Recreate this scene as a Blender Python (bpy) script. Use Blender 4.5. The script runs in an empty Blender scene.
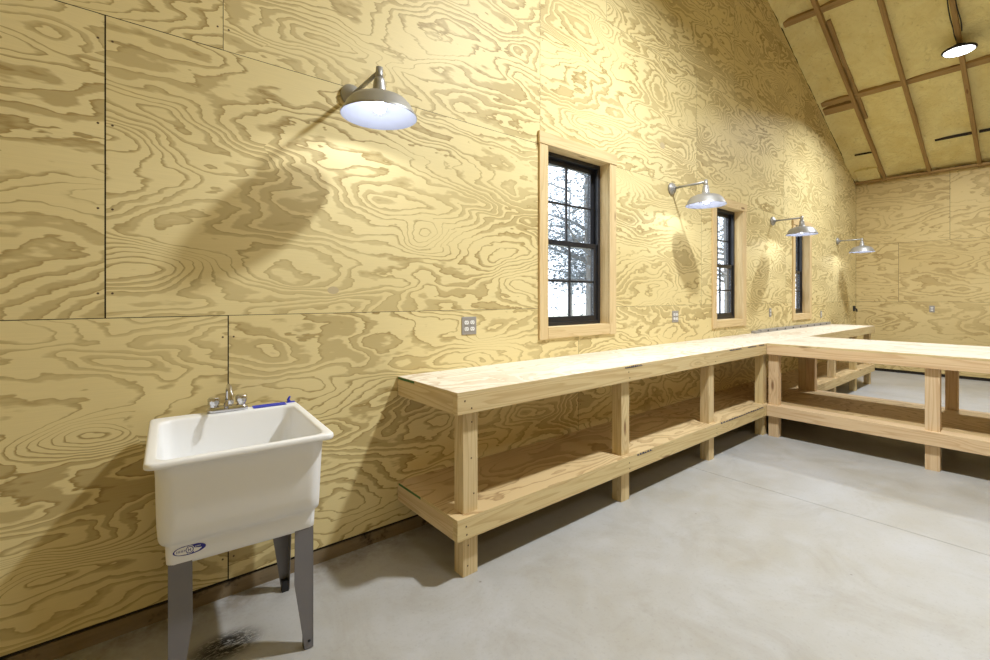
import bpy, math, random
from mathutils import Vector, Matrix, noise
random.seed(7)
PI = math.pi
scene = bpy.context.scene
col = scene.collection

# ------------------------------------------------------------------ helpers
def lin(r, g, b):
    f = lambda c: (c/255/12.92) if c/255 <= .04045 else ((c/255+.055)/1.055)**2.4
    return (f(r), f(g), f(b), 1.0)

class MB:
    """collects shapes (with metre-scaled uvs) and links them as ONE mesh object"""
    def __init__(self): self.v, self.f, self.uv, self.mi, self.sm = [], [], [], [], []
    def face(self, pts, uvs=None, mi=0, smooth=False):
        n = len(self.v); self.v += [tuple(p) for p in pts]
        self.f.append(list(range(n, n+len(pts))))
        self.uv.append(uvs or [(p[0], p[2]) for p in pts]); self.mi.append(mi); self.sm.append(smooth)
    def box(self, x0, x1, y0, y1, z0, z1, mi=0, M=None, side=None):
        lo, hi = (x0, y0, z0), (x1, y1, z1)
        d = [hi[i]-lo[i] for i in range(3)]
        L = d.index(max(d)); o = (random.uniform(0, 60), random.uniform(0, 60))
        for ax in range(3):
            a, b = [i for i in range(3) if i != ax]
            if L == b: u, w = b, a
            else: u, w = a, b
            for s in (0, 1):
                q = [(lo[a], lo[b]), (hi[a], lo[b]), (hi[a], hi[b]), (lo[a], hi[b])]
                flip = (s == 0) != (ax == 1)
                if flip: q = q[::-1]
                pts, uvs = [], []
                for pa, pb in q:
                    p = [0, 0, 0]; p[ax] = hi[ax] if s else lo[ax]; p[a] = pa; p[b] = pb
                    uvs.append((o[0]+p[u], o[1]+p[w]+ax*.37+s*.21))
                    v = Vector(p); pts.append(M @ v if M else v)
                self.face(pts, uvs, mi if ax == 2 or side is None else side)
        return self
    def ringstrip(self, rings, closed=True, mi=0, smooth=True, cap0=False, cap1=False):
        base = len(self.v); n = len(rings[0])
        for r in rings: self.v += [tuple(p) for p in r]
        for i in range(len(rings)-1):
            for j in range(n if closed else n-1):
                k = (j+1) % n
                self.f.append([base+i*n+j, base+i*n+k, base+(i+1)*n+k, base+(i+1)*n+j])
                self.uv.append([(j/n, i*.1), ((j+1)/n, i*.1), ((j+1)/n, i*.1+.1), (j/n, i*.1+.1)])
                self.mi.append(mi); self.sm.append(smooth)
        for c, i in ((cap0, 0), (cap1, len(rings)-1)):
            if c:
                idx = [base+i*n+j for j in range(n)]
                if i == 0: idx = idx[::-1]
                self.f.append(idx); self.uv.append([(self.v[q][0], self.v[q][1]) for q in idx]); self.mi.append(mi); self.sm.append(False)
        return self
    def lathe(self, prof, c=(0, 0, 0), seg=48, mi=0, M=None, smooth=True):
        rings = []
        for r, z in prof:
            ring = []
            for j in range(seg):
                a = 2*PI*j/seg; p = Vector((r*math.cos(a), r*math.sin(a), z))
                if M: p = M @ p
                ring.append(p+Vector(c))
            rings.append(ring)
        return self.ringstrip(rings, True, mi, smooth)
    def tube(self, pts, r, seg=12, mi=0, cap=True):
        pts = [Vector(p) for p in pts]; rings = []
        t0 = (pts[1]-pts[0]).normalized()
        nrm = t0.orthogonal().normalized()
        for i, p in enumerate(pts):
            t = (pts[min(i+1, len(pts)-1)]-pts[max(i-1, 0)]).normalized()
            nrm = (nrm-t*nrm.dot(t)).normalized(); b = t.cross(nrm)
            rr = r[i] if isinstance(r, (list, tuple)) else r
            rings.append([p+(nrm*math.cos(2*PI*j/seg)+b*math.sin(2*PI*j/seg))*rr for j in range(seg)])
        return self.ringstrip(rings, True, mi, True, cap, cap)
    def prism(self, poly, axis, a, b, mi=0, M=None):
        """poly in the two other axes, extruded along axis from a to b"""
        o = [i for i in range(3) if i != axis]
        def P(q, h):
            p = [0, 0, 0]; p[o[0]] = q[0]; p[o[1]] = q[1]; p[axis] = h
            v = Vector(p); return M @ v if M else v
        self.face([P(q, a) for q in poly[::-1]], [tuple(q) for q in poly[::-1]], mi)
        self.face([P(q, b) for q in poly], [tuple(q) for q in poly], mi)
        for i in range(len(poly)):
            q, w = poly[i], poly[(i+1) % len(poly)]
            self.face([P(q, a), P(w, a), P(w, b), P(q, b)], [(0, a), (.05, a), (.05, b), (0, b)], mi)
        return self
    def build(self, name, mats, parent=None, bevel=0, loc=None):
        me = bpy.data.meshes.new(name); me.from_pydata(self.v, [], self.f); me.update()
        uvl = me.uv_layers.new(name='UVMap'); k = 0
        for fu in self.uv:
            for q in fu: uvl.data[k].uv = q; k += 1
        me.polygons.foreach_set('material_index', self.mi); me.polygons.foreach_set('use_smooth', self.sm)
        for m in (mats if isinstance(mats, (list, tuple)) else [mats]): me.materials.append(m)
        import bmesh
        bm = bmesh.new(); bm.from_mesh(me); bmesh.ops.remove_doubles(bm, verts=bm.verts, dist=1e-5)
        bmesh.ops.recalc_face_normals(bm, faces=bm.faces) if getattr(self, 'recalc', True) else None
        bm.to_mesh(me); bm.free()
        o = bpy.data.objects.new(name, me); col.objects.link(o)
        if parent: o.parent = parent
        if loc: o.location = loc
        if bevel:
            md = o.modifiers.new('bev', 'BEVEL'); md.width = bevel; md.segments = 2; md.limit_method = 'ANGLE'
        return o

def tag(o, label, cat, group=None, kind=None):
    o['label'] = label; o['category'] = cat
    if group: o['group'] = group
    if kind: o['kind'] = kind
    return o
def empty(name, loc=(0, 0, 0), rz=0):
    e = bpy.data.objects.new(name, None); e.location = loc; e.rotation_euler = (0, 0, rz)
    e.empty_display_size = .1; col.objects.link(e); return e
def copy_tree(o, parent=None):
    c = o.copy(); col.objects.link(c); c.parent = parent
    for ch in list(o.children): copy_tree(ch, c)
    return c

# ------------------------------------------------------------------ materials
class NT:
    def __init__(self, name):
        self.m = bpy.data.materials.new(name); self.m.use_nodes = True
        self.t = self.m.node_tree; self.t.nodes.clear()
        self.out = self.t.nodes.new('ShaderNodeOutputMaterial')
    def n(self, typ, **k):
        nd = self.t.nodes.new('ShaderNode'+typ)
        for a, b in k.items():
            if a in nd.inputs: nd.inputs[a].default_value = b
            else: setattr(nd, a, b)
        return nd
    def l(self, a, b): self.t.links.new(a, b)
    def math(self, op, a, b=None, clamp=False):
        nd = self.n('Math', operation=op, use_clamp=clamp)
        for i, x in enumerate((a, b)):
            if x is None: continue
            if isinstance(x, (int, float)): nd.inputs[i].default_value = x
            else: self.l(x, nd.inputs[i])
        return nd.outputs[0]
    def mix(self, f, a, b, blend='MIX'):
        nd = self.n('MixRGB', blend_type=blend)
        for i, x in enumerate((f, a, b)):
            if hasattr(x, 'is_linked'): self.l(x, nd.inputs[i])
            else: nd.inputs[i].default_value = x
        return nd.outputs[0]
    def mapr(self, v, a, b, c=0., d=1., smooth=False):
        nd = self.n('MapRange'); nd.interpolation_type = 'SMOOTHSTEP' if smooth else 'LINEAR'
        self.l(v, nd.inputs[0])
        for i, x in zip((1, 2, 3, 4), (a, b, c, d)): nd.inputs[i].default_value = x
        return nd.outputs[0]
    def mapping(self, v, scale, loc=(0, 0, 0)):
        nd = self.n('Mapping'); nd.inputs['Scale'].default_value = scale; nd.inputs['Location'].default_value = loc
        self.l(v, nd.inputs[0]); return nd.outputs[0]
    def noise(self, v, scale=1., detail=2., rough=.5, dist=0., colr=False):
        nd = self.n('TexNoise'); nd.inputs['Scale'].default_value = scale; nd.inputs['Detail'].default_value = detail
        nd.inputs['Roughness'].default_value = rough; nd.inputs['Distortion'].default_value = dist
        self.l(v, nd.inputs['Vector']); return nd.outputs['Color' if colr else 'Fac']
    def principled(self, color, rough=.5, metal=0., spec=.5, **k):
        p = self.n('BsdfPrincipled')
        if hasattr(color, 'is_linked'): self.l(color, p.inputs['Base Color'])
        else: p.inputs['Base Color'].default_value = color
        if hasattr(rough, 'is_linked'): self.l(rough, p.inputs['Roughness'])
        else: p.inputs['Roughness'].default_value = rough
        p.inputs['Metallic'].default_value = metal; p.inputs['Specular IOR Level'].default_value = spec
        for a, b in k.items(): p.inputs[a].default_value = b
        self.l(p.outputs[0], self.out.inputs[0]); return p
    def bump(self, p, h, strength=.2, dist=.01):
        b = self.n('Bump'); b.inputs['Strength'].default_value = strength; b.inputs['Distance'].default_value = dist
        self.l(h, b.inputs['Height']); self.l(b.outputs[0], p.inputs['Normal'])

def simple(name, color, rough=.5, metal=0., spec=.5, var=.06):
    T = NT(name); tc = T.n('TexCoord')
    nz = T.noise(tc.outputs['Object'], 9, 3)
    c2 = tuple(x*(1-var*2) for x in color[:3])+(1,)
    c = T.mix(nz, color, c2)
    T.principled(c, rough, metal, spec); return T.m

def plywood(name, light, dark, N=12., k=1., strength=1., rough=.55, scale=1.):
    T = NT(name)
    uv = T.n('UVMap').outputs[0]
    A = T.mapping(uv, (.95*scale, 2.7*scale, 1))
    w = T.noise(T.mapping(uv, (1.3*scale, 3.2*scale, 1)), 1, 2, .5, colr=True)
    ws = T.n('VectorMath', operation='MULTIPLY_ADD'); T.l(w, ws.inputs[0]); ws.inputs[1].default_value = (.55, .55, 0); ws.inputs[2].default_value = (-.27, -.27, 0)
    wa = T.n('VectorMath', operation='ADD'); T.l(A, wa.inputs[0]); T.l(ws.outputs[0], wa.inputs[1])
    h = T.noise(wa.outputs[0], 1, 2.2, .42, .25)
    # eyes around knots
    vo = T.n('TexVoronoi', feature='F1'); vo.inputs['Scale'].default_value = 1.0; vo.inputs['Randomness'].default_value = 1
    va = T.n('VectorMath', operation='MULTIPLY'); T.l(wa.outputs[0], va.inputs[0]); va.inputs[1].default_value = (1.55, 1.15, 1)
    T.l(va.outputs[0], vo.inputs['Vector'])
    vs = T.n('SeparateColor'); T.l(vo.outputs['Color'], vs.inputs[0])
    eye = T.math('MULTIPLY', T.mapr(vo.outputs['Distance'], 0, .40, .30, 0, True), T.mapr(vs.outputs[0], .35, 1, 0, 1))
    hh = T.math('ADD', h, eye)
    jag = T.noise(T.mapping(uv, (9*scale, 34*scale, 1)), 1, 2, .6)
    jag2 = T.noise(T.mapping(uv, (5*scale, 10*scale, 1), (3, 7, 0)), 1, 2, .6)
    ring = T.math('MULTIPLY', hh, N)
    ring = T.math('ADD', ring, T.math('MULTIPLY', jag, .8*k))
    ring = T.math('ADD', ring, T.math('MULTIPLY', jag2, 1.5*k))
    s = T.math('FRACT', ring)
    wid = T.noise(T.mapping(uv, (1.1*scale, 3.1*scale, 1), (11, 5, 0)), 1, 1, .5)
    thr = T.mapr(wid, .3, .68, .30, 1.0)
    up = T.math('DIVIDE', T.math('SUBTRACT', s, T.math('SUBTRACT', thr, .12)), .14, True)
    dn = T.math('DIVIDE', T.math('SUBTRACT', 1.0, s), .05, True)
    edge = T.mapr(s, .80, .96, 0, .42)
    mask = T.math('MULTIPLY', T.math('ADD', T.math('MULTIPLY', up, .62), edge), dn)
    mask = T.math('MULTIPLY', mask, T.mapr(T.noise(T.mapping(uv, (.8, 2, 1), (2, 9, 0)), 1, 1), .3, .7, .55, 1.0))
    fib = T.noise(T.mapping(uv, (7, 190, 1)), 1, 2, .6)
    mask = T.math('MULTIPLY', mask, strength, True)
    c = T.mix(mask, light, dark)
    tone = T.noise(T.mapping(uv, (.5, .9, 1), (4, 4, 0)), 1, 2)
    c = T.mix(T.mapr(tone, .35, .7, 0, .28), c, tuple(a*.80 for a in light[:3])+(1,), 'MULTIPLY')
    c = T.mix(T.mapr(fib, .35, .75, 0, .22), c, tuple(a*.72 for a in light[:3])+(1,))
    # pin knots
    kn = T.n('TexVoronoi', feature='F1'); kn.inputs['Scale'].default_value = 1.9; T.l(uv, kn.inputs['Vector'])
    kd = T.mapr(kn.outputs['Distance'], .006, .016, .8, 0)
    c = T.mix(kd, c, tuple(a*.28 for a in dark[:3])+(1,))
    p = T.principled(c, rough, 0, .35)
    T.bump(p, T.math('ADD', fib, T.math('MULTIPLY', mask, -.4)), .08, .004)
    return T.m

def lumber(name, base, alt, dark, rough=.6):
    T = NT(name)
    uv = T.n('UVMap').outputs[0]
    w = T.noise(T.mapping(uv, (.9, 5, 1)), 1, 2, .5)
    h = T.noise(T.mapping(uv, (.55, 13, 1)), 1, 1.5, .5)
    ring = T.math('ADD', T.math('MULTIPLY', h, 9), T.math('MULTIPLY', w, 1.5))
    # knots swell the rings
    kv = T.n('TexVoronoi', feature='F1'); kv.inputs['Scale'].default_value = 1; T.l(T.mapping(uv, (2.1, 8.5, 1)), kv.inputs['Vector'])
    sel = T.math('GREATER_THAN', T.n('SeparateColor').outputs[0], .5)
    sc = T.n('SeparateColor'); T.l(kv.outputs['Color'], sc.inputs[0])
    on = T.math('GREATER_THAN', sc.outputs[0], .55)
    ring = T.math('ADD', ring, T.math('MULTIPLY', T.mapr(kv.outputs['Distance'], 0, .4, 2.2, 0, True), on))
    s = T.math('FRACT', ring)
    m = T.math('MULTIPLY', T.mapr(s, .45, .9), T.mapr(s, .93, 1, 1, 0))
    oi = T.n('ObjectInfo')
    b = T.mix(oi.outputs['Random'], base, alt)
    c = T.mix(T.math('MULTIPLY', m, .5), b, dark)
    fib = T.noise(T.mapping(uv, (5, 210, 1)), 1, 2, .6)
    c = T.mix(T.mapr(fib, .4, .75, 0, .25), c, dark)
    kd = T.math('MULTIPLY', T.mapr(kv.outputs['Distance'], .05, .16, .85, 0, True), on)
    c = T.mix(kd, c, lin(112, 72, 38))
    blot = T.noise(T.mapping(uv, (2, 7, 1), (9, 2, 0)), 1, 3)
    c = T.mix(T.mapr(blot, .5, .75, 0, .22), c, lin(196, 156, 112))
    p = T.principled(c, rough, 0, .3); T.bump(p, fib, .07, .003)
    return T.m

M_PLY = plywood('wall plywood', lin(229, 213, 161), lin(153, 128, 72), N=21)
M_PLYB = plywood('back wall plywood', lin(212, 192, 140), lin(162, 137, 86), N=15, scale=.8)
M_TOP = plywood('bench plywood', lin(231, 224, 210), lin(194, 172, 142), N=14, k=.8, strength=.95, rough=.5)
M_SHELF = plywood('shaded shelf plywood', lin(210, 186, 142), lin(158, 128, 86), N=20, k=.6, rough=.6, scale=.8)  # darkened colour paints in the shade under the bench tops
M_LUM = lumber('bench lumber', lin(214, 195, 146), lin(218, 197, 158), lin(178, 148, 98))
M_PINK = lumber('pinkish bench lumber', lin(218, 196, 162), lin(220, 194, 156), lin(184, 146, 104))
M_CAS = lumber('window casing pine', lin(218, 196, 150), lin(214, 190, 146), lin(190, 160, 112))
M_RAF = lumber('rafter lumber', lin(176, 146, 94), lin(164, 134, 84), lin(124, 96, 56))
M_DARK = simple('dark gap', lin(40, 32, 22), .9)
M_SILLP = None
M_BLACK = simple('black window frame', lin(34, 35, 40), .35, 0, .5)
M_GALV = simple('galvanised metal', lin(172, 171, 170), .42, .55, .5, .1)
M_LEG = simple('grey sink leg steel', lin(122, 120, 124), .5, .25, .5, .05)
M_WHITE = simple('white tub plastic', lin(238, 239, 241), .32, 0, .5, .01)
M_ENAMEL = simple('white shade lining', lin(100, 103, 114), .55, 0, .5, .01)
M_CHROME = simple('chrome', lin(205, 205, 210), .12, 1., .5, .02)
M_BLUE = simple('blue tape', lin(48, 62, 190), .6)
M_LOGO = simple('logo blue', lin(38, 40, 150), .4)
M_INK = simple('stamp ink', lin(48, 56, 92), .7)
M_GREEN = simple('green edge paint', lin(70, 112, 60), .7)
M_FOOT = simple('black plastic', lin(24, 24, 26), .45)
M_STEELPL = simple('outlet steel plate', lin(158, 154, 150), .45, .1)
M_RECEP = simple('white receptacle', lin(240, 240, 240), .4)
M_SLOT = simple('receptacle slot', lin(40, 40, 44), .6)
M_PATCH = simple('plywood patch', lin(196, 178, 140), .6)
M_NAIL = simple('nail head', lin(92, 70, 46), .6)

def concrete():
    T = NT('concrete floor'); tc = T.n('TexCoord'); o = tc.outputs['Object']
    a = T.noise(o, .9, 4, .6, .4); b = T.noise(o, 4.5, 5, .65, .6); f = T.noise(o, 60, 3, .7)
    c = T.mix(T.mapr(a, .35, .68), lin(169, 169, 170), lin(158, 154, 145))
    c = T.mix(T.mapr(b, .42, .72, 0, .4), c, lin(178, 178, 181))
    g = T.noise(o, 2.1, 6, .7, .8)
    c = T.mix(T.mapr(g, .5, .7, 0, .45), c, lin(142, 136, 124))
    c = T.mix(T.mapr(f, .55, .8, 0, .3), c, lin(118, 112, 100))
    # scattered dark flecks
    v = T.n('TexVoronoi', feature='F1'); v.inputs['Scale'].default_value = 3.2; T.l(o, v.inputs['Vector'])
    c = T.mix(T.mapr(v.outputs['Distance'], .01, .03, .6, 0), c, lin(104, 94, 80))
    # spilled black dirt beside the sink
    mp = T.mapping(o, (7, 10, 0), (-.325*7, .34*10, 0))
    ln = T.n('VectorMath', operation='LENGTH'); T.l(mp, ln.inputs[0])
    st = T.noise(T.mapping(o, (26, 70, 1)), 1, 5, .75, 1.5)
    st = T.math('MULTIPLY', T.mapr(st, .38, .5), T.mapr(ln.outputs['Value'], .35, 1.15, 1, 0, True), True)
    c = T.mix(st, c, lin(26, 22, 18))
    # dusty dirt along the foot of the left wall
    sp = T.n('SeparateXYZ'); T.l(o, sp.inputs[0])
    dn = T.noise(o, 7, 4, .7)
    dirt = T.math('MULTIPLY', T.mapr(sp.outputs[1], -.22, -.02, 0, 1), T.mapr(dn, .38, .62))
    c = T.mix(T.math('MULTIPLY', dirt, .75), c, lin(110, 96, 74))
    r = T.mapr(b, .3, .7, .38, .6)
    p = T.principled(c, r, 0, .4); T.bump(p, T.math('ADD', T.math('MULTIPLY', f, .4), b), .12, .006)
    return T.m
M_CONC = concrete()

def foam():
    T = NT('spray foam'); tc = T.n('TexCoord'); o = tc.outputs['Object']
    a = T.noise(o, 2.2, 4, .6, .5); b = T.noise(o, 14, 4, .65, .8)
    c = T.mix(T.mapr(a, .35, .7), lin(244, 232, 172), lin(232, 214, 146))
    c = T.mix(T.mapr(b, .6, .75, 0, .5), c, lin(176, 156, 96))
    p = T.principled(c, .75, 0, .2); T.bump(p, b, .8, .04); return T.m
M_FOAM = foam()
def dirtyplate():
    T = NT('dirty sill plate'); o = T.n('TexCoord').outputs['Object']
    a = T.noise(T.mapping(o, (3, 3, 30)), 1, 4, .7); b = T.noise(o, 8, 4, .7)
    c = T.mix(a, lin(150, 132, 104), lin(96, 82, 62)); c = T.mix(T.mapr(b, .55, .7), c, lin(44, 36, 28))
    T.principled(c, .8, 0, .2); return T.m
M_SILLP = dirtyplate()
def emit(name, c, s):
    T = NT(name); e = T.n('Emission'); e.inputs[0].default_value = c; e.inputs[1].default_value = s
    T.l(e.outputs[0], T.out.inputs[0]); return T.m
M_BULB = emit('glowing bulb', (.93, .955, 1, 1), 250)
M_LENS = emit('high bay lens', (.94, .97, 1, 1), 12)
def glass():
    T = NT('window glass'); tr = T.n('BsdfTransparent'); gl = T.n('BsdfGlossy'); gl.inputs['Roughness'].default_value = .02
    tr.inputs[0].default_value = (.97, .98, 1, 1)
    lw = T.n('LayerWeight'); lw.inputs[0].default_value = .5; mx = T.n('MixShader')
    fr = T.math('ADD', T.math('MULTIPLY', T.math('POWER', lw.outputs['Facing'], 4.), .35), .03)
    T.l(fr, mx.inputs[0]); T.l(tr.outputs[0], mx.inputs[1]); T.l(gl.outputs[0], mx.inputs[2]); T.l(mx.outputs[0], T.out.inputs[0])
    return T.m
M_GLASS = glass()
M_LEAF = simple('tree leaves', lin(150, 160, 166), .6, 0, .3, .3)
M_BARK = simple('tree bark', lin(150, 148, 148), .9, 0, .2, .2)
M_GROUND = simple('pale dry lawn', lin(214, 212, 190), .95, 0, .1, .1)

# ------------------------------------------------------------------ layout numbers (metres)
XB, X0, YR = 10.90, -1.35, -8.0          # back wall, wall behind the camera, far right wall
XR = 5.6; SL = .424; ZB = 3.544          # ridge, slope, height of roof line at the back wall
roof = lambda x: ZB+SL*(XB-x) if x >= XR else ZB+SL*(XB-XR)-SL*(XR-x)
WIN = [(2.377, 3.300, 1.065, 2.612), (5.068, 5.928, 1.030, 2.520), (7.520, 8.318, 1.040, 2.532)]
CW = .09
OPEN = [(a+CW, b-CW, c+CW, d-CW) for a, b, c, d in WIN]

def clip_poly(poly, f):
    out = []
    for i in range(len(poly)):
        p, q = poly[i], poly[(i+1) % len(poly)]; fp, fq = f(p), f(q)
        if fp >= 0: out.append(p)
        if (fp >= 0) != (fq >= 0):
            k = fp/(fp-fq); out.append((p[0]+(q[0]-p[0])*k, p[1]+(q[1]-p[1])*k))
    return out
def rect_minus(x0, x1, z0, z1, holes):
    xs = sorted({x0, x1} | {v for h in holes for v in h[:2] if x0 < v < x1})
    zs = sorted({z0, z1} | {v for h in holes for v in h[2:] if z0 < v < z1})
    for i in range(len(xs)-1):
        for j in range(len(zs)-1):
            cx, cz = (xs[i]+xs[i+1])/2, (zs[j]+zs[j+1])/2
            if any(h[0] < cx < h[1] and h[2] < cz < h[3] for h in holes): continue
            yield xs[i], xs[i+1], zs[j], zs[j+1]

# ------------------------------------------------------------------ walls
m = MB(); m.recalc = False
ROWS = [(.08, 1.299, [-2.05, .388, 2.826, 5.264, 7.70, 10.14]),
        (1.299, 2.518, [-.041, 2.397, 4.835, 7.27, 9.71]),
        (2.518, 3.737, [-2.07, .368, 2.397, 4.73, 7.2, 9.6]),
        (3.737, 4.956, [.75, 3.19, 5.63, 8.06]),
        (4.956, 6.2, [1.9, 4.3, 6.75])]
for z0, z1, seams in ROWS:
    xs = [X0]+[s for s in seams if X0 < s < XB]+[XB]
    for i in range(len(xs)-1):
        gl = .0025 if xs[i] in (-.041, .388) else .0012
        gr = .0025 if xs[i+1] in (-.041, .388) else .0012
        ou, ov = random.uniform(0, 80), random.uniform(0, 80)
        gz = .0016 if xs[i] < .3 else .0009
        for a, b, c, d in rect_minus(xs[i]+gl, xs[i+1]-gr, z0+gz, z1-gz, OPEN):
            cuts = [a, b] if not a < XR < b else [a, XR, b]
            for a2, b2 in zip(cuts, cuts[1:]):
                q = [(a2, c), (b2, c), (b2, d), (a2, d)]
                q = clip_poly(q, lambda p: (roof(a2+1e-6)+(roof(b2-1e-6)-roof(a2+1e-6))*(p[0]-a2)/(b2-a2))-.012-p[1])
                if len(q) > 2:
                    m.face([(x, 0, z) for x, z in q], [(x+ou, z+ov) for x, z in q], 0)
# solid core of the wall behind the sheets, pierced by the windows
xs = [X0, XR, XB]
for a, b, c, d in rect_minus(X0, XB, 0, 6.1, OPEN+[(X0, XR, 7, 8)]):
    cuts = [a, b] if not a < XR < b else [a, XR, b]
    for a2, b2 in zip(cuts, cuts[1:]):
        for y in (.012, .17):
            q = [(a2, c), (b2, c), (b2, d), (a2, d)]
            q = clip_poly(q, lambda p: (roof(a2+1e-6)+(roof(b2-1e-6)-roof(a2+1e-6))*(p[0]-a2)/(b2-a2))+.15-p[1])
            if len(q) > 2:
                m.face([(x, y, z) for x, z in (q if y < .1 else q[::-1])], None, 1)
# plywood plugs (football patches) set in the veneer, screw heads
for px, pz, rx, rz in ((-.385, 1.83, .042, .022), (4.06, 2.86, .045, .03), (.87, 1.42, .03, .02), (-.40, 1.66, .012, .012)):
    m.face([(px+rx*math.cos(2*PI*j/20), -.0006, pz+rz*math.sin(2*PI*j/20)) for j in range(20)], None, 2)
for z0, z1, seams in ROWS[:3]:
    for s in seams:
        for off in (-.022, .022):
            for k in range(4):
                z = z0+.1+k*.34; x = s+off
                if X0+.1 < x < XB-.1 and not any(w[0]-.01 < x < w[1]+.01 and w[2]-.01 < z < w[3]+.01 for w in WIN):
                    m.face([(x+.0045*math.cos(2*PI*j/8), -.0006, z+.0045*math.sin(2*PI*j/8)) for j in range(8)], None, 3)
tag(m.build('wall_left', [M_PLY, M_DARK, M_PATCH, M_NAIL]), 'tall gable wall sheathed in knotty plywood sheets with windows', 'wall', kind='structure')

m = MB(); m.recalc = False
for z0, z1, seams in [(.05, 1.296, [-1.9, -4.3, -6.7]), (1.296, 2.37, [-.634, -3.07, -5.5]), (2.37, 3.56, [-1.312, -3.75, -6.2])]:
    ys = [0]+seams+[YR]
    for i in range(len(ys)-1):
        ou, ov = random.uniform(0, 80), random.uniform(0, 80)
        a, b = ys[i]-.002, ys[i+1]+.002
        q = [(a, z0+.0015), (b, z0+.0015), (b, z1-.0015), (a, z1-.0015)]
        m.face([(XB, y, z) for y, z in q], [(y+ou, z+ov) for y, z in q], 0)
m.box(XB+.012, XB+.16, YR, .17, 0, 3.75, 1)
tag(m.build('wall_back', [M_PLYB, M_DARK]), 'low plywood wall at the far end under the eave', 'wall', kind='structure')
m = MB()
prof = [(X0, 0), (XB, 0), (XB, roof(XB)+.1), (XR, roof(XR)+.1), (X0, roof(X0)+.1)]
m.prism(prof, 1, YR-.15, YR); tag(m.build('wall_right', M_PLYB), 'plywood gable wall opposite the windows', 'wall', kind='structure')
m = MB().box(X0-.15, X0, YR, .17, 0, roof(X0)+.1)
tag(m.build('wall_front', M_PLYB), 'plywood wall behind the viewpoint', 'wall', kind='structure')

# floor: two pours with a saw-cut joint between
m = MB(); J = 3.57
m.box(X0, J-.0018, YR, .16, -.12, 0); m.box(J+.0018, XB+.1, YR, .16, -.12, 0); m.box(X0, XB, YR, .16, -.2, -.125, 1)
m.box(J-.0018, J+.0018, YR, .16, -.12, -.006, 1)
tag(m.build('floor', [M_CONC, M_DARK]), 'smooth grey concrete slab floor with a saw cut joint', 'floor', kind='structure')
m = MB().box(X0, XB-.002, .002, .011, 0, .066)
tag(m.build('baseboard_left', M_SILLP), 'dirty sill plate showing below the plywood', 'baseboard', kind='structure')
m = MB().box(XB-.1, XB-.004, YR+.01, -.004, ZB-.005, ZB+.03)
tag(m.build('trim_1', M_RAF), 'brown timber plate along the top of the far wall', 'trim', kind='structure')

# ------------------------------------------------------------------ ceiling
RAFY = [-.45-.612*k for k in range(8)]
PURX = [8.72-1.62*k for k in range(2)]
def sag(x, y):
    z = .065+.03*(noise.noise(Vector((x*1.7, y*2.2, 3)))+.5*noise.noise(Vector((x*5, y*6, 8))))+.008*noise.noise(Vector((x*16, y*16, 1)))
    e = max(0, 1-abs(y)/.10); z -= (.06+.03*noise.noise(Vector((x*9, 0, 4))))*e          # curls down against the wall
    d = min(abs(y-r) for r in RAFY+[.16]); z -= .025*max(0, 1-d/.11)                     # fillet along rafters
    if x > 10.08: z -= .022*min(1, (x-10.08)/.04)-.02*max(0, (x-10.5)/.4)
    return z
m = MB(); nx, ny = 150, 150
rings = []
for j in range(ny+1):
    y = -4.6*(j/ny)**1.0
    rings.append([(x, y, roof(x)+sag(x, y)) for x in [XR+(XB+.02-XR)*i/nx for i in range(nx+1)]])
m.ringstrip(rings, False)
m.ringstrip([[(x, y, roof(x)+.06) for x in (XR, 8, XB+.02)] for y in (-4.6, YR)], False)
m.ringstrip([[(x, y, roof(x)+.06) for x in (X0, 2, XR)] for y in (.02, YR)], False)
for x0, x1 in ((X0-.1, XR), (XR, XB+.2)):
    za, zb = roof(XR)+SL*(x0-XR) if x0 < XR-.1 else roof(XR), roof(XR) if x1 == XR else ZB-SL*.2
    m.prism([(x0, za+.2), (x1, zb+.2), (x1, zb+.3), (x0, za+.3)], 1, YR-.1, .2)
ceiling = m.build('ceiling', M_FOAM)
tag(ceiling, 'sloped ceiling of cream spray foam between bare rafters', 'ceiling', kind='structure')
ang = math.atan(SL)
def slopebox(x0, x1, y0, y1, d0, d1, name, mat):
    """box lying along the roof slope; d = height above the roof line"""
    mm = MB(); L = (x1-x0)/math.cos(ang)
    M = Matrix.Translation((x0, 0, roof(x0))) @ Matrix.Rotation(ang, 4, 'Y')
    mm.box(0, L, y0, y1, d0, d1, 0, M); return mm.build(name, mat, ceiling, .003)
for y in RAFY:
    slopebox(XR, XB-.02, y-.025, y+.025, -.035, .14, 'rafter', M_RAF)
for x in PURX:
    y0 = -.03
    for y in RAFY:
        slopebox(x-.045, x+.045, y+.022, y0, .015, .1, 'purlin', M_RAF); y0 = y-.022
slopebox(8.80, 8.93, RAFY[0]+.022, -.03, -.01, .08, 'purlin', M_RAF)
slopebox(7.3, 9.25, RAFY[0]-.075, RAFY[0]-.03, .02, .1, 'scab_board', M_RAF)
for k, (ya, yb, w) in enumerate(((-.16, -.42, .005), (-1.22, -1.655, .026), (-1.72, -2.25, .026), (-2.35, -2.85, .01))):
    slopebox(10.085-w/2, 10.085+w/2, yb, ya, .012, .05, 'foam_gap', M_DARK)
slopebox(10.5, 10.85, -.40, -.06, .0, .05, 'foam_block', M_FOAM).hide_render = False

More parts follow.
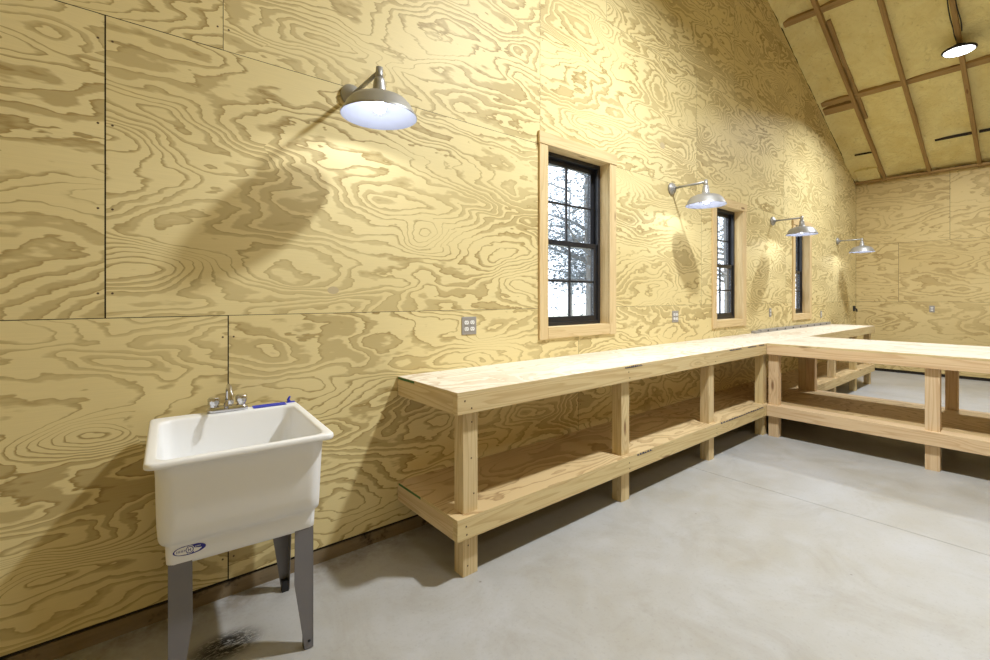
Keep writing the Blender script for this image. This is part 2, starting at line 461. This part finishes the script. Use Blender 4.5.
# ------------------------------------------------------------------ windows
LBL = ['tall black sash window in pine casing above the near bench, nearest the sink',
       'black sash window in pine casing partly behind the second barn lamp',
       'narrow looking black sash window in pine casing nearest the far corner']
for k, ((a, b, c, d), (oa, ob, oc, od)) in enumerate(zip(WIN, OPEN)):
    w = empty('window_%d' % (k+1), ((a+b)/2, 0, c)); tag(w, LBL[k], 'window', kind='structure')
    inv = Matrix.Translation(-w.location)
    def part(name, boxes, mat, bev=.002, par=w):
        mm = MB()
        for q in boxes: mm.box(*q, 0, Matrix.Translation(-w.location))
        return mm.build(name, mat, par, bev)
    T = -.019
    part('casing', [(a, oa-.002, T, 0, c, od)], M_CAS); part('casing', [(ob+.002, b, T, 0, c, od)], M_CAS)
    part('casing', [(a-.008, b+.008, T-.006, 0, od, d)], M_CAS); part('casing', [(oa, ob, T, 0, c+.005, oc)], M_CAS)
    part('jamb', [(oa-.015, oa, .0, .17, oc, od), (ob, ob+.015, .0, .17, oc, od), (oa-.015, ob+.015, .0, .17, od, od+.015), (oa-.015, ob+.015, .0, .17, oc-.015, oc)], M_CAS, 0)
    y0, y1, fw = .085, .165, .032
    part('frame', [(oa, oa+fw, y0, y1, oc, od), (ob-fw, ob, y0, y1, oc, od), (oa+fw, ob-fw, y0, y1, od-fw, od), (oa+fw, ob-fw, y0, y1, oc, oc+.03)], M_BLACK)
    zm = (oc+od)/2-.02; ia, ib = oa+fw, ob-fw
    for (z0, z1, ya, yb) in ((oc+.03, zm+.02, .095, .125), (zm-.02, od-fw, .130, .160)):
        sw = .042; g = [(ia, ia+sw, ya, yb, z0, z1), (ib-sw, ib, ya, yb, z0, z1), (ia+sw, ib-sw, ya, yb, z1-sw, z1), (ia+sw, ib-sw, ya, yb, z0, z0+sw)]
        s = part('sash', g, M_BLACK)
        ym = (ya+yb)/2; cx, cz = (ia+ib)/2, (z0+z1)/2
        part('muntin', [(cx-.008, cx+.008, ym-.009, ym+.009, z0+sw, z1-sw), (ia+sw, ib-sw, ym-.008, ym+.008, cz-.008, cz+.008)], M_BLACK, 0, s)
        part('pane', [(ia+sw, ib-sw, ym-.002, ym+.002, z0+sw, z1-sw)], M_GLASS, 0, s)

# ------------------------------------------------------------------ outdoors
m = MB().box(-30, 45, .6, 60, -.5, -.3)
tag(m.build('ground', M_GROUND), 'pale sunlit ground outside the windows', 'ground', kind='structure')
def tree(x, y, h, r, n, label):
    t = empty('tree', (x, y, -.3)); tag(t, label, 'tree', 'trees outside the windows')
    mm = MB(); mm.tube([(0, 0, 0), (.05, .03, h*.3), (-.06, .05, h*.6), (.02, 0, h*.9)], [.11, .09, .06, .02], 10)
    br = []
    for i in range(20):
        a = random.uniform(0, 2*PI); z = h*random.uniform(.3, .85); L = r*random.uniform(.6, 1)
        e = Vector((math.cos(a)*L, math.sin(a)*L, z+L*random.uniform(-.05, .5))); br.append((Vector((0, 0, z)), e))
        mid = (Vector((0, 0, z))+e)/2+Vector((random.uniform(-.2, .2),)*3)
        mm.tube([(0, 0, z), mid, e], [.05, .03, .008], 6)
    mm.build('trunk', M_BARK, t)
    mm = MB(); mm.recalc = False
    for i in range(n):
        p, e = random.choice(br); c = p.lerp(e, random.uniform(.25, 1.08))+Vector([random.gauss(0, r*.16) for _ in range(3)])
        u = Vector([random.gauss(0, 1) for _ in range(3)]).normalized(); v = u.orthogonal().normalized(); s = random.uniform(.03, .062)
        mm.face([c-u*s, c+v*s*.45, c+u*s, c-v*s*.45])
    mm.build('leaves', M_LEAF, t); return t
tree(8.4, 4.5, 6.6, 2.4, 16000, 'leafy tree seen through the right half of the near window')
tree(15.2, 11.2, 7.5, 2.2, 8000, 'leafy tree standing farther back outside the near window')
tree(14.8, 4.2, 6.6, 2.2, 9000, 'leafy tree seen through the window behind the second lamp')
tree(21.8, 4.4, 6.6, 2.3, 6000, 'leafy tree seen through the window nearest the far corner')

# ------------------------------------------------------------------ workbenches
W = .62; ZT = .925; ZP = .907; ZR = .815; SH = .313; SP = .296; SR = .205
BX0, BX1 = 1.240, 9.23
CX0, CX1, CY1 = 4.930, 6.160, -3.05
e = .0015
def wood(par, name, mat, *boxes, bev=.0025):
    mm = MB(); ply = mat in (M_TOP, M_SHELF)
    for q in boxes: mm.box(*q, side=1 if ply else None)
    return mm.build(name, [mat, M_LUM] if ply else mat, par, bev)
wb = empty('workbench', (0, 0, 0))
tag(wb, 'long pine workbench with lower shelf built along the window wall', 'workbench')
for x0, x1 in ((BX0, 3.68), (3.682, 6.12), (6.122, BX1)):
    wood(wb, 'bench_top', M_TOP, (x0, x1, -W, -.002, ZP, ZT), bev=.001)
    wood(wb, 'shelf', M_SHELF, (x0, x1, -W, -.002, SP, SH), bev=.001)
wood(wb, 'rail', M_LUM, (BX0, CX0-e, -W, -W+.038, ZR, ZP-.0005))
wood(wb, 'rail', M_LUM, (CX0+e, 6.04, -W+.002, -W+.038, ZR, ZP-.0005))
wood(wb, 'rail', M_LUM, (CX1+e, BX1, -W, -W+.038, ZR, ZP-.0005))
wood(wb, 'rail', M_LUM, (BX0, CX0-e, -W, -W+.038, SR, SP-.0005))
wood(wb, 'rail', M_LUM, (CX0+e, 6.04, -W+.002, -W+.038, SR, SP-.0005))
wood(wb, 'rail', M_LUM, (CX1+e, BX1, -W, -W+.038, SR, SP-.0005))
for z0, z1 in ((ZR, ZP-.0005), (SR, SP-.0005)):
    wood(wb, 'end_rail', M_LUM, (BX0, BX0+.038, -W+.0385, -.003, z0, z1))
    wood(wb, 'end_rail', M_LUM, (BX1-.038, BX1, -W+.0385, -.003, z0, z1))
    wood(wb, 'ledger', M_LUM, (BX0+.0385, BX1-.0385, -.041, -.003, z0, z1))
for x in (2.46, 3.68, 4.9, 6.18, 7.34, 8.3):
    wood(wb, 'joist', M_LUM, (x-.019, x+.019, -W+.0385, -.0415, ZR, ZP-.0005))
    wood(wb, 'joist', M_LUM, (x-.019, x+.019, -W+.0385, -.0415, SR, SP-.0005))
def leg(par, x0, x1, y0, y1, along, mat=M_LUM):
    """post of two laminated boards; along = axis across which they are laminated"""
    mm = MB(); g = .0012
    segs = ((0, SP-.0005), (SH, ZP-.0005))
    if along == 'y':
        ym = (y0+y1)/2; mm.box(x0, x1, y0, ym-g, 0, ZP-.001); mm.box(x0, x1, ym+g, y1, 0, ZP-.001)
        mm.box(x0+.002, x1-.002, ym-g, ym+g, 0, ZP-.001)
    else:
        xm = (x0+x1)/2; mm.box(x0, xm-g, y0, y1, 0, ZP-.001); mm.box(xm+g, x1, y0, y1, 0, ZP-.001)
        mm.box(xm-g, xm+g, y0+.002, y1-.002, 0, ZP-.001)
    return mm.build('leg', mat, par, .003)
LY0, LY1 = -W+.0385, -W+.1155
for x in (1.300, 2.592, 3.815, 4.938, 7.26, 8.28, 9.09):
    leg(wb, x, x+.089, LY0, LY1, 'y')
leg(wb, CX1-.1155, CX1-.0385, -.6185, -.545, 'x')
# screws and the painted / printed edges of the sheets
mm = MB()
def disc_y(mm, x, y, z, r, mi=0): mm.face([(x+r*math.cos(2*PI*j/10), y, z+r*math.sin(2*PI*j/10)) for j in range(10)], None, mi)
for x in (1.30, 2.63, 3.86, 4.88):
    for z in (.84, .88, .23, .27):
        mm = MB(); disc_y(mm, x+random.uniform(-.02, .03), -W-.0008, z, .005); mm.build('screw', M_NAIL, wb)
for z in (.05, .15, .40, .58, .76):
    mm = MB(); disc_y(mm, 1.345+random.uniform(-.02, .02), LY0-.0008, z, .0045); mm.build('screw', M_NAIL, wb)
for q in ((BX0-.0008, BX0+.001, -.20, -.01, ZP+.002, ZT-.003), (BX0-.0008, BX0+.001, -.27, -.02, SP+.002, SH-.003)):
    s = wood(wb, 'green_edge_mark', M_GREEN, q, bev=0); s['label'] = 'green paint on the end edge of the sheet'
def stamp(par, spots, fn):
    for a, z, n, step in spots:
        mm = MB()
        for i in range(n):
            u = a+i*step; L = step*random.uniform(.45, .75); h = random.uniform(.008, .012)
            mm.box(*fn(u, u+L, z-.006, z-.006+h))
            mm.box(*fn(u, u+step*1.1, z-.006, z-.003))
        o = mm.build('edge_stamp', M_INK, par); o['label'] = 'dark blue printed grade stamp along the sheet edge'
fy = lambda a, b, z0, z1: (a, b, -W-.0009, -W+.001, z0, z1)
stamp(wb, [(2.58, ZP+.007, 9, .022), (4.12, ZP+.007, 8, .03), (4.50, ZP+.007, 6, .03), (4.75, ZP+.007, 4, .03), (2.72, SP+.006, 6, .03), (3.95, SP+.006, 18, .05)], fy)

cb = empty('workbench', (0, 0, 0))
tag(cb, 'wide pine workbench standing out into the room from the wall bench', 'workbench')
for x0, x1 in ((CX0, 5.338), (5.340, 5.748), (5.750, CX1)):
    wood(cb, 'bench_top', M_TOP, (x0, x1, CY1, -W-.001, ZP, ZT), bev=.001)
for x0, x1 in ((CX0, 5.07), (5.072, CX1-.09), (CX1-.088, CX1)):  # paler front and rear strips paint in lit edges, darker middle the top's shadow
    wood(cb, 'shelf', M_SHELF if x0 > CX0 and x1 < CX1 else M_PINK, (x0, x1, CY1, -W-.001, SP, SH), bev=.001)
for z0, z1 in ((ZR, ZP-.0005), (SR, SP-.0005)):
    wood(cb, 'rail', M_PINK, (CX0, CX0+.038, CY1, -W-.001, z0, z1))
    wood(cb, 'rail', M_PINK, (CX1-.038, CX1, CY1, -W-.001, z0, z1))
    wood(cb, 'end_rail', M_PINK, (CX0+.0385, CX1-.0385, CY1, CY1+.038, z0, z1))
    for y in (-1.24, -1.95, -2.5):
        wood(cb, 'joist', M_PINK, (CX0+.0385, CX1-.0385, y-.019, y+.019, z0, z1))
for y in (-.711, -1.875, -3.01):
    leg(cb, CX0+.0385, CX0+.1155, y, y+.089, 'x', M_PINK)
    leg(cb, CX1-.1155, CX1-.0385, y, y+.089, 'x', M_PINK)

# ------------------------------------------------------------------ power strip on the bench
ps = empty('power_strip', (6.3, -.004, ZT)); tag(ps, 'long grey metal power strip lying on the bench against the wall', 'power strip')
MB().box(0, 2.85, -.045, 0, 0, .040).build('body', M_STEELPL, ps, .004)
MB().box(-.2, -.04, -.05, 0, 0, .030).build('end_box', M_STEELPL, ps, .004)
for i in range(9): MB().box(.2+i*.3, .235+i*.3, -.047, -.044, .01, .03).build('socket', M_SLOT, ps)
mm = MB(); mm.tube([(-.04, -.02, .012), (-.02, -.02, .02), (0, -.02, .02)], .006, 8); mm.build('cord', M_FOOT, ps)

# ------------------------------------------------------------------ outlets
def recept(mm, cx, cz, ax):
    for dz in (-.021, .021):
        P = lambda u, v: (cx+u, cz+dz+v)
        poly = [(.0165*math.cos(a)*1.0, max(-.0125, min(.0125, .0165*math.sin(a)))) for a in [2*PI*j/20 for j in range(20)]]
        mm.prism([P(u, v) for u, v in poly], ax, -.0095, -.0055, 0)
        for u0, v0, h in ((-.0065, .002, .008), (.0065, .002, .008), (0, -.008, .0045)):
            q = [P(u0-.0014, v0-h/2), P(u0+.0014, v0-h/2), P(u0+.0014, v0+h/2), P(u0-.0014, v0+h/2)]
            mm.prism(q, ax, -.0102, -.0094, 1)
def outlet(x, z, n, label, rz=0, loc=None):
    w = .116 if n == 2 else .072
    o = empty('wall_outlet', loc or (x, 0, z), rz); tag(o, label, 'outlet', 'outlets on the plywood walls')
    MB().box(-w/2, w/2, -.006, 0, -.058, .058).build('cover_plate', M_STEELPL, o, .003)
    for i in range(n):
        mm = MB(); recept(mm, 0 if n == 1 else (-.023+.046*i), 0, 1)
        mm.build('receptacle', [M_RECEP, M_SLOT], o)
    return o
outlet(1.749, 1.197, 2, 'four socket outlet in a steel plate between sink and near window')
outlet(4.293, 1.186, 2, 'four socket outlet in a steel plate under the second barn lamp')
outlet(6.71, 1.174, 1, 'single outlet plate between the middle and far windows')
outlet(8.82, 1.10, 1, 'small single outlet plate between the far window and the corner')
outlet(0, 0, 1, 'single outlet plate on the low wall at the far end', -PI/2, (XB, -1.085, 1.172))
o = empty('cable_stub', (10.72, 0, 1.163)); tag(o, 'black cable stub poking from the wall in the far corner', 'cable')
MB().box(-.035, .035, -.03, 0, -.05, .05).build('box', M_FOOT, o, .006)
mm = MB(); mm.tube([(0, -.03, 0), (0, -.05, -.01), (.01, -.055, -.06)], .012, 8); mm.build('tail', M_FOOT, o)

# ------------------------------------------------------------------ gooseneck barn lamps
def barn_lamp():
    r = empty('barn_lamp', (0, 0, 0))
    My = Matrix.Rotation(PI/2, 4, 'X')       # lathe axis z -> -y
    mm = MB(); mm.lathe([(0, .0), (.058, .0), (.060, .012), (.052, .026), (.03, .034), (.018, .05), (.0, .05)], seg=32, M=My); mm.build('wall_mount', M_GALV, r)
    mm = MB()
    mm.tube([(0, -.03, 0), (0, -.34, .0)], .011, 14)
    mm.build('arm', M_GALV, r)
    mm = MB(); mm.lathe([(0, .02), (.016, .02), (.018, -.02), (.0165, -.035), (0, -.035)], (0, -.355, 0), 20); mm.build('elbow', M_GALV, r)
    mm = MB()
    mm.lathe([(.0165, -.03), (.024, -.034), (.027, -.05), (.034, -.100), (.040, -.110), (.046, -.113), (.100, -.126), (.130, -.140), (.150, -.162), (.172, -.203), (.179, -.212), (.179, -.218)], (0, -.355, 0), 56)
    mm.build('shade', M_GALV, r)
    mm = MB()
    mm.lathe([(.178, -.2185), (.170, -.205), (.148, -.165), (.128, -.144), (.098, -.130), (.046, -.117), (.0, -.116)], (0, -.355, 0), 56)
    mm.build('shade_lining', M_ENAMEL, r)
    mm = MB(); mm.lathe([(0, -.117), (.018, -.117), (.018, -.136), (.014, -.140), (0, -.140)], (0, -.355, 0), 20); mm.build('socket', M_RECEP, r)
    mm = MB()
    mm.lathe([(.012, -.138), (.02, -.148), (.029, -.164), (.030, -.176), (.024, -.190), (.012, -.198), (0, -.200)], (0, -.355, 0), 24); mm.build('bulb', M_BULB, r)
    return r
LAMPS = [(.966, 2.474, 'largest looking barn lamp, on the wall between sink and near window'),
         (4.217, 2.462, 'galvanised barn lamp beside the middle window, second from the sink'),
         (6.778, 2.41, 'galvanised barn lamp in front of the far window, third from the sink'),
         (9.689, 2.365, 'galvanised barn lamp nearest the far corner')]
proto = barn_lamp()
for k, (x, z, lab) in enumerate(LAMPS):
    o = proto if k == 0 else copy_tree(proto)
    o.location = (x, 0, z); tag(o, lab, 'lamp', 'barn lamps along the plywood wall')


# ------------------------------------------------------------------ high bay lights
def high_bay():
    r = empty('high_bay_light', (0, 0, 0))
    mm = MB(); mm.lathe([(0, .0), (.150, .0), (.165, .004), (.170, .014), (.165, .026), (.12, .034), (.09, .038), (0, .038)], seg=48); mm.build('housing', M_FOOT, r)
    mm = MB(); mm.lathe([(.088, .036), (.086, .06), (.07, .076), (.03, .082), (0, .083)], seg=36); mm.build('driver', M_FOOT, r)
    mm = MB(); mm.tube([(0, 0, .08), (0, 0, .092), (.012, 0, .1), (0, 0, .108), (-.01, 0, .1)], .005, 8); mm.build('hook', M_GALV, r)
    mm = MB(); mm.lathe([(.148, -.0005), (.14, -.006), (.08, -.009), (0, -.010)], seg=48); mm.build('lens', M_LENS, r)
    return r
BAYS = [(8.25, RAFY[2], 'round high bay light glowing under the third rafter'),
        (2.95, -1.98, 'round high bay light over the near workbench'),
        (8.25, -5.6, 'round high bay light over the far side of the room'),
        (2.95, -5.6, 'round high bay light over the open floor')]
hb = high_bay(); bays = []
for k, (x, y, lab) in enumerate(BAYS):
    o = hb if k == 0 else copy_tree(hb)
    o.location = (x, y, roof(x)-.135); tag(o, lab, 'ceiling light', 'high bay lights'); bays.append(o)
PW = [175, 285, 22, 48]
for o, p in zip(bays, PW):
    L = bpy.data.lights.new('bay_beam', 'AREA'); L.shape = 'DISK'; L.size = .26; L.spread = 2.6 if o is bays[0] else 2.9; L.energy = p; L.color = (.925, .97, 1)
    a = bpy.data.objects.new('bay_beam', L); a.location = (0, 0, -.014); a.parent = o; col.objects.link(a)
# cable feeding the visible light
ca = MB(); RY = RAFY[2]
def wob(x, s): return (x, RY+s*(.036+.008*math.sin(x*9+s)), roof(x)-.014+.012*math.sin(x*13+s*2))
ca.tube([wob(7.0+i*.05, 1) for i in range(21)]+[(8.1, RY+.03, roof(8.1)-.03), (8.17, RY+.02, roof(8.17)-.05)], .007, 8)
ca.tube([wob(7.0+i*.05, -1) for i in range(23)], .006, 8)
tag(ca.build('electrical_cable', M_FOOT), 'black cable running along the third rafter to the high bay light', 'cable')

# ------------------------------------------------------------------ utility sink
SK = empty('utility_sink', (.357, -.395, 0), math.radians(-3.8))
tag(SK, 'white plastic utility sink on grey metal legs', 'sink')
def rrect(hx, hy, r, z, cy=0, n=8, cx=0):
    out = []
    for (sx, sy, a0) in ((1, 1, 0), (-1, 1, PI/2), (-1, -1, PI), (1, -1, 1.5*PI)):
        for i in range(n+1):
            a = a0+PI/2*i/n; out.append((cx+sx*(hx-r)+r*math.cos(a), cy+sy*(hy-r)+r*math.sin(a), z))
    return out
HX, HY, RZ = .282, .328, .880
mm = MB()
rr = lambda hx, f, b, r, z, cx=0: rrect(hx, (b-f)/2, r, z, (b+f)/2, 8, cx)
AX = .012
R = [rr(.234, -.158, .311, .02, .468, AX), rr(.238, -.162, .315, .02, .469, AX), rr(.240, -.165, .316, .022, .545, AX), rr(.241, -.170, .317, .024, .553, AX),
     rr(.244, -.206, .318, .03, .563, AX*.7), rr(.249, -.245, .319, .045, .582, AX*.4), rr(.252, -.264, .319, .055, .606), rr(.254, -.300, .320, .06, RZ-.035), rr(.258, -.306, .320, .06, RZ-.024),
     rrect(HX-.004, HY-.004, .03, RZ-.023), rrect(HX, HY, .03, RZ-.019), rrect(HX, HY, .03, RZ-.006), rrect(HX-.004, HY-.004, .028, RZ), rrect(HX-.012, HY-.012, .026, RZ+.001)]
iy = -.02
R += [rr(.252, -.308, .262, .05, RZ+.001), rr(.248, -.303, .258, .05, RZ-.004), rr(.246, -.300, .255, .05, RZ-.014), rr(.226, -.222, .235, .06, .63), rr(.216, -.212, .225, .06, .605), rr(.19, -.18, .2, .06, .594), rr(.03, -.02, .04, .03, .588)]
mm.ringstrip(R, True, 0, True, True, True)
tub = mm.build('tub', M_WHITE, SK)
md = tub.modifiers.new('s', 'SUBSURF'); md.levels = 1; md.render_levels = 1
# legs: galvanised angle, wide at the top and tapering below the middle
LT, LB = .480, .0
def sinkleg(sx, sy):
    ox, oy = sx*.232+AX, .076+sy*.235; t = .003
    prof = lambda w, wb: [(0, LB+.004), (0, LT), (w, LT), (w*1.02, .27), (wb, LB+.004)]
    mm = MB()
    p = prof(.068, .032)
    mm.prism([(ox-sx*u, z) for u, z in p], 1, min(oy, oy-sy*t), max(oy, oy-sy*t))
    mm.prism([(oy-sy*u, z) for u, z in p], 0, min(ox, ox-sx*t), max(ox, ox-sx*t))
    o = mm.build('leg', M_LEG, SK, .001)
    f = MB(); f.box(min(ox-sx*.004, ox-sx*.034), max(ox-sx*.004, ox-sx*.034), min(oy-sy*.004, oy-sy*.034), max(oy-sy*.004, oy-sy*.034), 0, .05)
    f.lathe([(0, 0), (.006, 0), (.006, .004), (0, .004)], (ox-sx*.016, oy+sy*.001, .034), 10, M=Matrix.Rotation(PI/2 if sy < 0 else -PI/2, 4, 'X'))
    f.build('foot', M_FOOT, o, .002)
for sx in (-1, 1):
    for sy in (-1, 1): sinkleg(sx, sy)
# faucet on the rear ledge
FX, FY, FZ = -.006, .294, RZ+.002
fa = empty('faucet', (FX, FY, FZ)); fa.parent = SK
mm = MB(); mm.ringstrip([rrect(.078, .024, .022, 0), rrect(.078, .024, .022, .012), rrect(.072, .019, .018, .022), rrect(.05, .01, .009, .024)], True, 0, True, True, True); mm.build('deck_plate', M_CHROME, fa)
for sx in (-1, 1):
    mm = MB(); prof = [(.016, .02), (.018, .026), (.017, .03), (.021, .034), (.0225, .058), (.019, .064), (0, .066)]
    rings = [[(sx*.052+r*(1+.07*math.cos(8*2*PI*j/48) if r > .019 else r/r)*math.cos(2*PI*j/48), r*(1+.07*math.cos(8*2*PI*j/48) if r > .019 else 1)*math.sin(2*PI*j/48), z) for j in range(48)] for r, z in prof if r > 0]
    mm.ringstrip(rings, True, 0, True, False, True); mm.build('handle', M_CHROME, fa)
mm = MB(); mm.lathe([(.017, .02), (.016, .036), (.011, .04), (.011, .05)], (0, 0, 0), 20)
pts = [(0, 0, .04), (0, 0, .075)]+[(0, -.055+.055*math.cos(a), .075+.042*math.sin(a)) for a in [PI*i/12 for i in range(1, 11)]]+[(0, -.112, .07), (0, -.113, .05)]
mm.tube(pts, [.0095]*(len(pts)-2)+[.0105, .0105], 14); mm.build('spout', M_CHROME, fa)
# painter's tape along the ledge and a curled scrap in the corner
t = MB(); t.box(.092, .228, .268, .320, RZ+.0015, RZ+.004); o = t.build('tape_strip', M_BLUE, SK); o['label'] = 'blue tape along the rear ledge'
t = MB(); t.box(.236, .272, .300, .322, RZ+.0015, RZ+.004)
pts = [(.243+.004*i, .328-.001*i, RZ+.004+.006*i-.0008*i*i) for i in range(6)]
t.tube([(.248, .314, RZ+.003), (.244, .313, RZ+.016), (.250, .312, RZ+.026), (.252, .312, RZ+.03)], [.008, .006, .005, .003], 8)
o = t.build('tape_scrap', M_BLUE, SK); o['label'] = 'curled blue tape scrap at the rear corner'
# maker's oval badge on the apron
bd = empty('badge', (-.160, -.1645, .520)); bd.parent = SK
def oval(mm, cx, cz, rx, rz, y, mi, a0=0, a1=2*PI, n=40):
    pts = [(cx+rx*math.cos(a0+(a1-a0)*j/n), y, cz+rz*math.sin(a0+(a1-a0)*j/n)) for j in range(n if a1-a0 > 6 else n+1)]
    mm.face(pts, None, mi)
mm = MB(); mm.recalc = False
oval(mm, 0, 0, .047, .017, -.0010, 0)
oval(mm, -.018, 0, .0245, .0125, -.0013, 1, PI/2, 1.5*PI); oval(mm, .018, 0, .0245, .0125, -.0013, 1, 0, 0.01)
mm.face([(-.018, -.0013, -.0125), (-.018, -.0013, .0125), (-.008, -.0013, .0138), (-.008, -.0013, -.0138)], None, 1)
mm.face([(.012, -.0013, .003), (.036, -.0013, -.002), (.026, -.0013, -.010), (.012, -.0013, -.013)], None, 1)
oval(mm, 0, 0, .0135, .0135, -.0016, 1); oval(mm, 0, 0, .0115, .0115, -.0019, 0); oval(mm, 0, 0, .0092, .0092, -.0022, 1)
for i in range(6):
    x = -.037+i*.0042; mm.face([(x, -.0020, -.004), (x+.0014, -.0020, -.004), (x+.0014, -.0020, .004), (x, -.0020, .004)], None, 0)
    if i % 2: mm.face([(x, -.0020, .0005), (x+.0036, -.0020, .0005), (x+.0036, -.0020, .0018), (x, -.0020, .0018)], None, 0)
for i in range(4):
    x = .016+i*.0042; mm.face([(x, -.0020, .005), (x+.0028, -.0020, .005), (x+.0028, -.0020, .0075), (x, -.0020, .0075)], None, 1)
for dx, s in ((-.003, 1), (.003, -1)):
    mm.face([(dx-.001, -.0025, -.005), (dx+.001, -.0025, -.005), (dx+.001, -.0025, .005), (dx-.001, -.0025, .005)], None, 0)
mm.face([(-.003, -.0025, -.001), (.003, -.0025, -.001), (.003, -.0025, .001), (-.003, -.0025, .001)], None, 0)
o = mm.build('badge_print', [M_LOGO, M_WHITE], SK, loc=tuple(bd.location)); o['label'] = 'blue oval maker badge on the apron'
bpy.data.objects.remove(bd)

# ------------------------------------------------------------------ sky, camera, colour
w = bpy.data.worlds.new('World'); scene.world = w; w.use_nodes = True
bg = w.node_tree.nodes['Background']; bg.inputs[0].default_value = (.86, .93, 1, 1); bg.inputs[1].default_value = 5
cam = bpy.data.cameras.new('Camera'); co = bpy.data.objects.new('Camera', cam); col.objects.link(co)
co.location = (0, -2.4521, 1.385); co.rotation_euler = (PI/2, 0, -math.radians(40.0264))
cam.sensor_width = 36; cam.lens = 460.437/990*36; cam.shift_x = -(505.262-495)/990; cam.shift_y = -(330-296.837)/990
cam.clip_start = .05; scene.camera = co
vs = scene.view_settings; vs.view_transform = 'Standard'; vs.look = 'None'; vs.gamma = 1; vs.use_curve_mapping = False
vs.exposure = -0.5
scene.cycles.max_bounces = 12; scene.cycles.diffuse_bounces = 8; scene.cycles.use_denoising = True
scene.cycles.sample_clamp_indirect = 6
